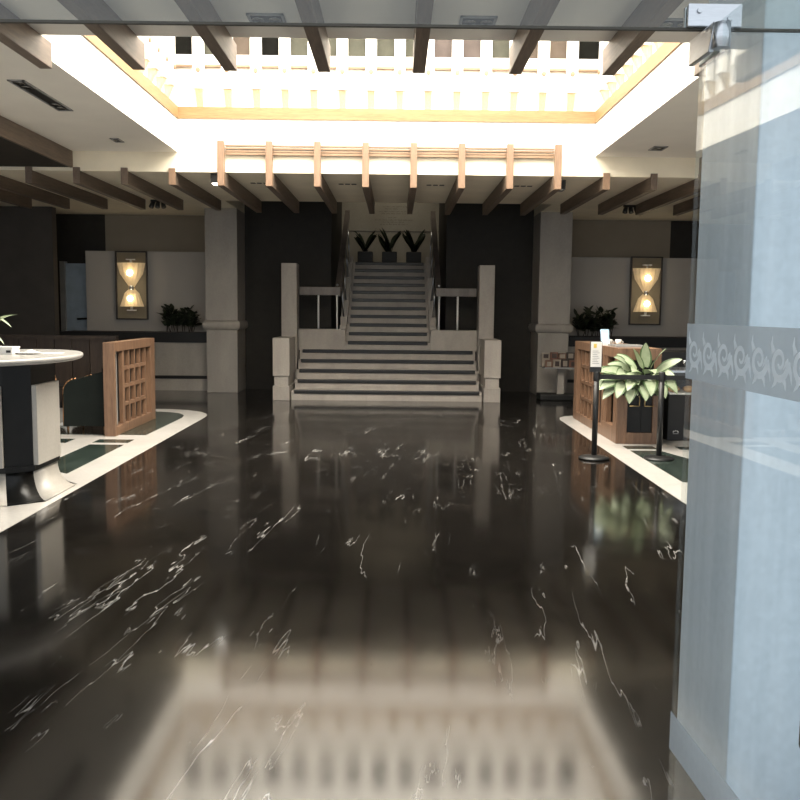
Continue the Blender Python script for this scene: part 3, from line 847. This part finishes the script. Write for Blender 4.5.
for k in range(2):
    xa = cx0 + .13 + k * .175
    d = obj('glass_door', box(B(), xa, xa + .172, cy0 + .03, cy0 + .045, .14, H - .14), M['tableblack'], t)
    bm = B(); hx = xa + (.14 if k == 0 else .03)
    tube(bm, (hx, cy0 - .02, .47), (hx, cy0 - .02, .60), .006, .006, 8)
    tube(bm, (hx, cy0 - .02, .47), (hx + (-.12 if k == 0 else .12), cy0 - .02, .47), .006, .006, 8)
    tube(bm, (hx, cy0 - .02, .58), (hx, cy0 + .03, .58), .006, .006, 8)
    obj('brass_handle', bm, M['gold'], d)
obj('worktop', box(B(), cx0 + .09, cx1, cy0 + .06, cy1 - .03, H - .02, H), M['walnuty'], t)
t = thing('tray', 'flat grey serving tray on the lattice counter top', 'tray', (3.05, 11.2, H))
bm = B(); box(bm, 2.9, 3.25, 10.95, 11.35, H, H + .012)
obj('base', bm, M['tray'], t)
bm = B()
box(bm, 2.9, 3.25, 10.94, 10.95, H, H + .025); box(bm, 2.9, 3.25, 11.35, 11.36, H, H + .025); box(bm, 2.89, 2.9, 10.94, 11.36, H, H + .025); box(bm, 3.25, 3.26, 10.94, 11.36, H, H + .025)
obj('rim', bm, M['tray'], t)
for k, (xx, yy, lab) in enumerate(((2.97, 11.62, 'white cup on the lattice counter beside the blue leaflet stand'), (3.09, 11.62, 'white cup on the lattice counter, right of its twin cup'))):
    t = thing('cup', lab, 'cup', (xx, yy, H), 'white cups on the counter')
    obj('bowl', lathe(B(), [(.025, H), (.038, H + .03), (.042, H + .075), (.036, H + .075), (.03, H + .03)], (xx, yy), 20), M['ceramic'], t)
    obj('handle', path(B(), [(xx + .036, yy, H + .06), (xx + .06, yy, H + .05), (xx + .06, yy, H + .03), (xx + .036, yy, H + .025)], .005), M['ceramic'], t)
t = thing('leaflet_stand', 'tilted blue leaflet display standing on the lattice counter', 'display', (2.9, 11.55, H))
obj('card', prism(B(), [(11.48, H + .03), (11.49, H + .03), (11.56, H + .21), (11.55, H + .21)], 0, 2.83, 2.94), M['blue'], t)
obj('foot', box(B(), 2.83, 2.94, 11.46, 11.57, H, H + .03), M['paper'], t)
obj('print', prism(B(), [(11.477, H + .04), (11.479, H + .04), (11.5225, H + .15), (11.5205, H + .15)], 0, 2.85, 2.92), M['paper'], t)

# hanging trough with variegated plant on the counter front
t = thing('dumb_cane_plant', 'pale variegated leafy plant in a dark trough behind the belt barrier', 'plant', (3.0, 10.42, .60))
obj('trough', box(B(), 2.84, 3.36, 10.34, 10.575, .62, .80), M['black'], t, .01)
r = random.Random(41)
bm = B()
def dl(x, z, yaw, pitch, L, W, droop, yy=10.36): leaf(bm, (x, yy, z), yaw, pitch, L, W * 1.5, droop, .16, 8, (0, 1), r.uniform(.5, 1.5))
for (x, z, yaw, p, L, W, dr) in [
    (3.10, .96, -1.9, 1.4, .30, .05, .2), (3.05, .95, -2.5, 1.15, .29, .05, .4), (3.17, .95, -.7, 1.1, .30, .045, .4), (3.22, .90, -.35, .62, .34, .05, .3), (3.0, .93, 2.9, .85, .30, .045, .5),
    (2.98, .90, 3.05, .5, .34, .05, .55), (2.92, .93, -2.8, .95, .28, .045, .9), (2.86, .84, 3.1, .5, .40, .05, .75), (2.95, .86, -2.9, .35, .44, .05, .45), (2.82, .82, -2.9, .25, .34, .045, .7),
    (2.80, .80, -2.7, .0, .32, .05, .8), (2.78, .76, -2.6, -.3, .30, .05, .8), (2.72, .80, -2.95, -.1, .26, .045, .8), (2.86, .78, -2.2, -.2, .30, .055, 1.1), (2.94, .76, -1.9, -.3, .32, .055, 1.2),
    (3.00, .80, -2.2, .2, .32, .055, 1.3), (3.06, .78, -1.6, -.1, .34, .06, 1.4), (3.14, .80, -1.7, .1, .34, .06, 1.5), (3.18, .80, -1.2, .0, .36, .06, 1.4), (3.24, .82, -.9, .1, .36, .055, 1.4),
    (3.12, .88, -1.5, .6, .30, .055, 1.2), (3.02, .88, -2.1, .6, .30, .055, 1.1), (3.08, .84, -2.6, .3, .34, .055, .7), (3.2, .86, -.8, .4, .28, .05, .8), (2.9, .86, -2.3, .5, .3, .05, 1.0)]:
    dl(x, z, yaw, p, L, W, dr)
for k in range(20):
    dl(r.uniform(2.78, 3.25), r.uniform(.74, .9), r.uniform(-3.0, -.4), r.uniform(-.3, .6), r.uniform(.2, .28), r.uniform(.035, .045), r.uniform(.6, 1.3), 10.41)
obj('foliage', bm, [M['leafg'], M['leafp']], t)
bm = B()
for k in range(6): tube(bm, (2.88 + k * .08, 10.44, .78), (2.86 + k * .08, 10.38, .93), .008, .006, 6)
obj('stem', bm, M['leafg'], t)

# belt barrier posts
def stanchion(x, y, label):
    t = thing('barrier_post', label, 'barrier', (x, y, 0))
    obj('base', lathe(B(), [(.165, .006), (.165, .018), (.14, .032), (.045, .045)], (x, y), 36), M['darkmetal'], t)
    obj('pole', tube(B(), (x, y, .04), (x, y, .93), .03, .03, 20), M['darkmetal'], t)
    obj('cap', lathe(B(), [(.034, .86), (.036, .87), (.036, .95), (.03, .96)], (x, y), 20), M['darkmetal'], t)
    return t
t = stanchion(2.33, 9.5, 'black belt barrier post carrying the small white sign')
stanchion(3.04, 9.5, 'black belt barrier post right of the pale leafy plant')
for (xa, xb_, lab) in ((2.367, 3.003, 'black belt stretched between the two barrier posts'), (3.077, 4.3, 'black belt running right from the second barrier post')):
    t = thing('barrier_belt', lab, 'belt', (xa, 9.5, .9))
    obj('webbing', box(B(), xa + .012, xb_ - .012, 9.498, 9.502, .875, .925), M['black'], t)
    obj('belt_clip', box(B(), xa, xa + .012, 9.49, 9.51, .87, .93), M['darkmetal'], t)
    obj('belt_clip', box(B(), xb_ - .012, xb_, 9.49, 9.51, .87, .93), M['darkmetal'], t)
t = thing('notice_sign', 'small white notice with yellow emblem on the barrier post', 'sign', (2.31, 9.5, .96))
obj('board', box(B(), 2.252, 2.368, 9.462, 9.47, 1.01, 1.28), M['paper'], t)
obj('holder', box(B(), 2.247, 2.374, 9.47, 9.482, .955, 1.285), M['darkmetal'], t)
obj('emblem', box(B(), 2.28, 2.312, 9.46, 9.462, 1.215, 1.258), M['yellow'], t)
bm = B()
for k in range(8): box(bm, 2.27, 2.345 - (k % 3) * .012, 9.4605, 9.462, 1.045 + k * .019, 1.050 + k * .019)
obj('text_lines', bm, M['grey'], t)

# pastry case
t = thing('pastry_case', 'black display case with glass top right of the lattice counter', 'display case', (4.0, 11.1, 0))
obj('body', box(B(), 3.56, 4.9, 10.9, 11.6, .005, .58), M['black'], t, .006)
obj('shelf', box(B(), 3.57, 4.89, 10.91, 11.59, .585, .60), M['paper'], t)
obj('glass_hood', box(B(), 3.56, 4.9, 10.9, 11.6, .58, .86), M['caseglass'], t)
obj('top_rail', box(B(), 3.56, 4.9, 10.9, 11.6, .86, .885), M['chrome'], t)
obj('emblem', box(B(), 3.63, 3.70, 10.896, 10.9, .09, .10), M['grey'], t)
bm = B()
for a in range(5): tube(bm, (3.665 + .03 * math.cos(PI * a / 4), 10.897, .115 + .015 * math.sin(PI * a / 4)), (3.665 + .03 * math.cos(PI * a / 4), 10.9, .115 + .015 * math.sin(PI * a / 4)), .007, .007, 8)
obj('emblem', bm, M['paper'], t)
for k in range(5):
    tag(obj('bread_roll', ball(B(), (3.66 + k * .2, 11.05, .645), .085, (1, .8, .5)), M['bread']), 'golden bread roll in the pastry case, %s from the left' % words(k), 'bread', 'rolls in the pastry case')
for k in range(3):
    t = thing('glass_jar', 'small glass jar on the pastry case, %s from the left' % words(k), 'jar', (3.66 + k * .12, 11.0, .885), 'jars on the pastry case')
    obj('body', lathe(B(), [(.035, .885), (.045, .9), (.045, .97), (.025, .99)], (3.66 + k * .12, 11.0), 18), M['caseglass'], t)
    obj('lid', lathe(B(), [(.027, .99), (.027, 1.005), (.01, 1.01)], (3.66 + k * .12, 11.0), 18), M['chrome'], t)
# back counter seen dark behind it
tag(obj('back_cabinet', box(B(), 3.9, 5.6, 12.4, 13.0, .005, 1.05), M['black'], bevel=.01), 'dark low cabinet behind the pastry case', 'cabinet')

# flyer stand by the right column
t = thing('flyer_stand', 'metal stand with dark floor plinth before the right column', 'stand', (3.1, 16.0, 0))
obj('plinth', box(B(), 2.76, 3.5, 15.75, 16.2, 0, .11), M['black'], t, .02)
obj('pole', box(B(), 3.1, 3.22, 15.95, 16.05, .11, .575), M['column'], t)
obj('tabletop', box(B(), 2.83, 3.62, 15.75, 16.25, .575, .60), M['tray'], t)
pk = ['pk_brown', 'pk_cream', 'pk_dark', 'pk_red', 'pk_cream']
nm = ['brown', 'cream', 'dark', 'rust coloured', 'beige']
lb = ['pk_cream', 'pk_dark', 'pk_cream', 'pk_dark', 'pk_brown']
for k in range(5):
    x = 2.84 + k * .145; h = .73 + .01 * (k % 3)
    p = tag(obj('packet', box(B(), x, x + .135, 15.77, 15.83, .60, h), M[pk[k]], bevel=.006), '%s packet in the front row on the flyer stand, %s from the left' % (nm[k], words(k)), 'packet', 'packets on the flyer stand')
    obj('paper_label', box(B(), x + .03, x + .105, 15.767, 15.77, .62, h - .03), M[lb[k]], p)
for k in range(5):
    x = 2.80 + k * .15; h = .85 + .015 * (k % 2); q = (k * 2 + 1) % 5
    p = tag(obj('packet', box(B(), x, x + .14, 15.90, 15.97, .60, h), M[pk[q]], bevel=.006), '%s packet in the back row on the flyer stand, %s from the left' % (nm[q], words(k)), 'packet', 'packets on the flyer stand')
    obj('paper_label', box(B(), x + .025, x + .115, 15.897, 15.90, .76, h - .02), M[lb[q]], p)

# ------------------------------------------------------------------ glass entrance
DX = .985; DY1 = 2.5; DY0 = 1.55; DZ = 2.355
t = thing('glass_door', 'open clear glass door with frosted scroll band at the right edge', 'door', (DX, DY1, 0))
DOOR = t
obj('pane', box(B(), DX - .006, DX + .006, DY0, DY1, .01, DZ), M['glass'], t)
xb = DX - .0075
obj('frosted_band', box(B(), xb - .0008, xb, DY0, DY1, 1.415, 1.57), M['frost'], t)
obj('lower_band', box(B(), xb - .0008, xb, DY0, DY1, .31, .425), M['frost'], t)
# scroll motif: spiral tendrils standing on the band
bm = B(); per = .105; zc = 1.4925
def ribbon(pts, w0, w1):
    rows = []
    for i, p in enumerate(pts):
        a = pts[max(0, i - 1)]; b = pts[min(len(pts) - 1, i + 1)]
        d = Vector((b[0] - a[0], b[1] - a[1])).normalized(); n = Vector((-d.y, d.x))
        w = w0 + (w1 - w0) * i / (len(pts) - 1)
        rows.append([bm.verts.new((xb - .0012, p[0] + n.x * s * w, p[1] + n.y * s * w)) for s in (-1, 1)])
    for a, b in zip(rows, rows[1:]): bm.faces.new((a[0], a[1], b[1], b[0]))
k = 0; yy = DY1 - .06
while yy > DY0 + .04:
    f = -1
    sp = []
    for q in range(34):
        th = q / 33 * 2.9 * PI
        rad = .006 + .036 * q / 33
        sp.append((yy + rad * math.cos(th + .4), zc + f * rad * math.sin(th + .4)))
    ribbon(sp, .003, .0095)
    e = sp[-1]
    ribbon([e, (e[0] + .012, e[1] + f * .004), (e[0] + .022, e[1] + f * .018)], .0095, .001)
    ribbon([(yy + .012, zc + f * .036), (yy + .018, zc + f * .048), (yy + .03, zc + f * .058)], .0095, .001)
    ribbon([(yy - .02, zc + f * .032), (yy - .03, zc + f * .046), (yy - .034, zc + f * .06)], .0095, .001)
    ribbon([(yy + .03, zc - f * .022), (yy + .04, zc - f * .04), (yy + .038, zc - f * .058)], .0095, .001)
    ribbon([(yy - .04, zc), (yy - .054, zc + f * .022), (yy - .06, zc + f * .045)], .0095, .002)
    yy -= .1; k += 1
obj('scroll_pattern', bm, M['scroll'], t)
bm = B(); hx = .945
path(bm, [(DX - .006, 1.672, .80), (hx, 1.672, .80)], .012); path(bm, [(DX - .006, 1.672, 1.45), (hx, 1.672, 1.45)], .012)
tube(bm, (hx, 1.672, .745), (hx, 1.672, 1.50), .016, .016, 16); ball(bm, (hx, 1.672, .745), .016); ball(bm, (hx, 1.672, 1.5), .016)
obj('handle', bm, M['darkmetal'], t)
bm = B()
prism(bm, [(2.40, 2.285), (2.545, 2.285), (2.545, 2.355), (2.37, 2.355)], 0, DX - .022, DX - .0075)
prism(bm, [(2.40, 2.285), (2.545, 2.285), (2.545, 2.355), (2.37, 2.355)], 0, DX + .0075, DX + .022)
br = obj('pivot_bracket', bm, M['chrome'], t, .003)
obj('bracket_tip', tube(B(), (DX, 2.37, 2.286), (DX, 2.37, 2.35), .022, .022, 16), M['chrome'], t)
DOOR.rotation_euler = (0, 0, math.radians(2.3))
t = thing('patch_fitting', 'steel patch plate with two bolts holding the door pivot to the transom', 'fitting', (1.01, 2.5, 2.37))
obj('plate', box(B(), .935, 1.082, 2.478, 2.492, 2.374, 2.435), M['chrome'], t, .003)
obj('plate', box(B(), .935, 1.082, 2.508, 2.522, 2.374, 2.435), M['chrome'], t, .003)
for (bx_, bz) in ((.965, 2.415), (1.048, 2.395)):
    bm = B(); tube(bm, (bx_, 2.478, bz), (bx_, 2.471, bz), .0075, .006, 14)
    obj('bolt', bm, M['chrome'], t)
t = thing('transom_glass', 'clear fixed glass pane above the entrance opening', 'glass pane', (0, 2.5, 2.372))
obj('pane', box(B(), -1.5, 1.5, 2.495, 2.505, 2.376, 3.3), M['tglass'], t)
obj('edge_strip', box(B(), -1.5, 1.5, 2.494, 2.506, 2.369, 2.376), M['inkd'], t)

# ------------------------------------------------------------------ light
def area(name, loc, rot, sx, sy, power, col):
    ld = bpy.data.lights.new(name, 'AREA'); ld.shape = 'RECTANGLE'; ld.size = sx; ld.size_y = sy; ld.energy = power; ld.color = col
    o = bpy.data.objects.new(name, ld); C.objects.link(o); o.location = loc; o.rotation_euler = rot
    return o
area('skylight_daylight', (0, 9.4, 6.6), (0, 0, 0), 5.9, 5.8, 1450, (1.0, .925, .80))
ld = bpy.data.lights.new('hall_fill_spot', 'SPOT'); ld.energy = 38; ld.color = (1, .9, .72); ld.spot_size = 1.9; ld.spot_blend = .8; ld.shadow_soft_size = .1  # fill spot added in the stair hall to light its back wall
o = bpy.data.objects.new('hall_fill_spot', ld); C.objects.link(o); o.location = (0, 19.2, 5.45); o.rotation_euler = (.45, 0, 0)
w = bpy.data.worlds.new('sky'); bpy.context.scene.world = w; w.use_nodes = True
bg = w.node_tree.nodes['Background']; bg.inputs['Color'].default_value = (.90, .97, 1.04, 1); bg.inputs['Strength'].default_value = 1.0

# ------------------------------------------------------------------ camera
cam = bpy.data.cameras.new('camera'); co = bpy.data.objects.new('camera', cam); C.objects.link(co)
cam.sensor_width = 36; cam.lens = 880 / 800 * 36; cam.clip_start = .05
co.matrix_world = (Matrix.Translation((.15, 0, 1.6)) @ Matrix.Rotation(math.radians(-.32), 4, 'Z')
                   @ Matrix.Rotation(math.radians(90 - 5.85), 4, 'X') @ Matrix.Rotation(math.radians(.6), 4, 'Z'))
sc = bpy.context.scene
sc.camera = co
vs = sc.view_settings
sc.display_settings.display_device = 'sRGB'
vs.view_transform = 'Standard'; vs.look = 'None'; vs.exposure = .45; vs.gamma = 1; vs.use_curve_mapping = False
sc.cycles.use_denoising = True
sc.cycles.max_bounces = 14; sc.cycles.transparent_max_bounces = 16; sc.cycles.diffuse_bounces = 6; sc.cycles.glossy_bounces = 6
sc.cycles.sample_clamp_indirect = 10
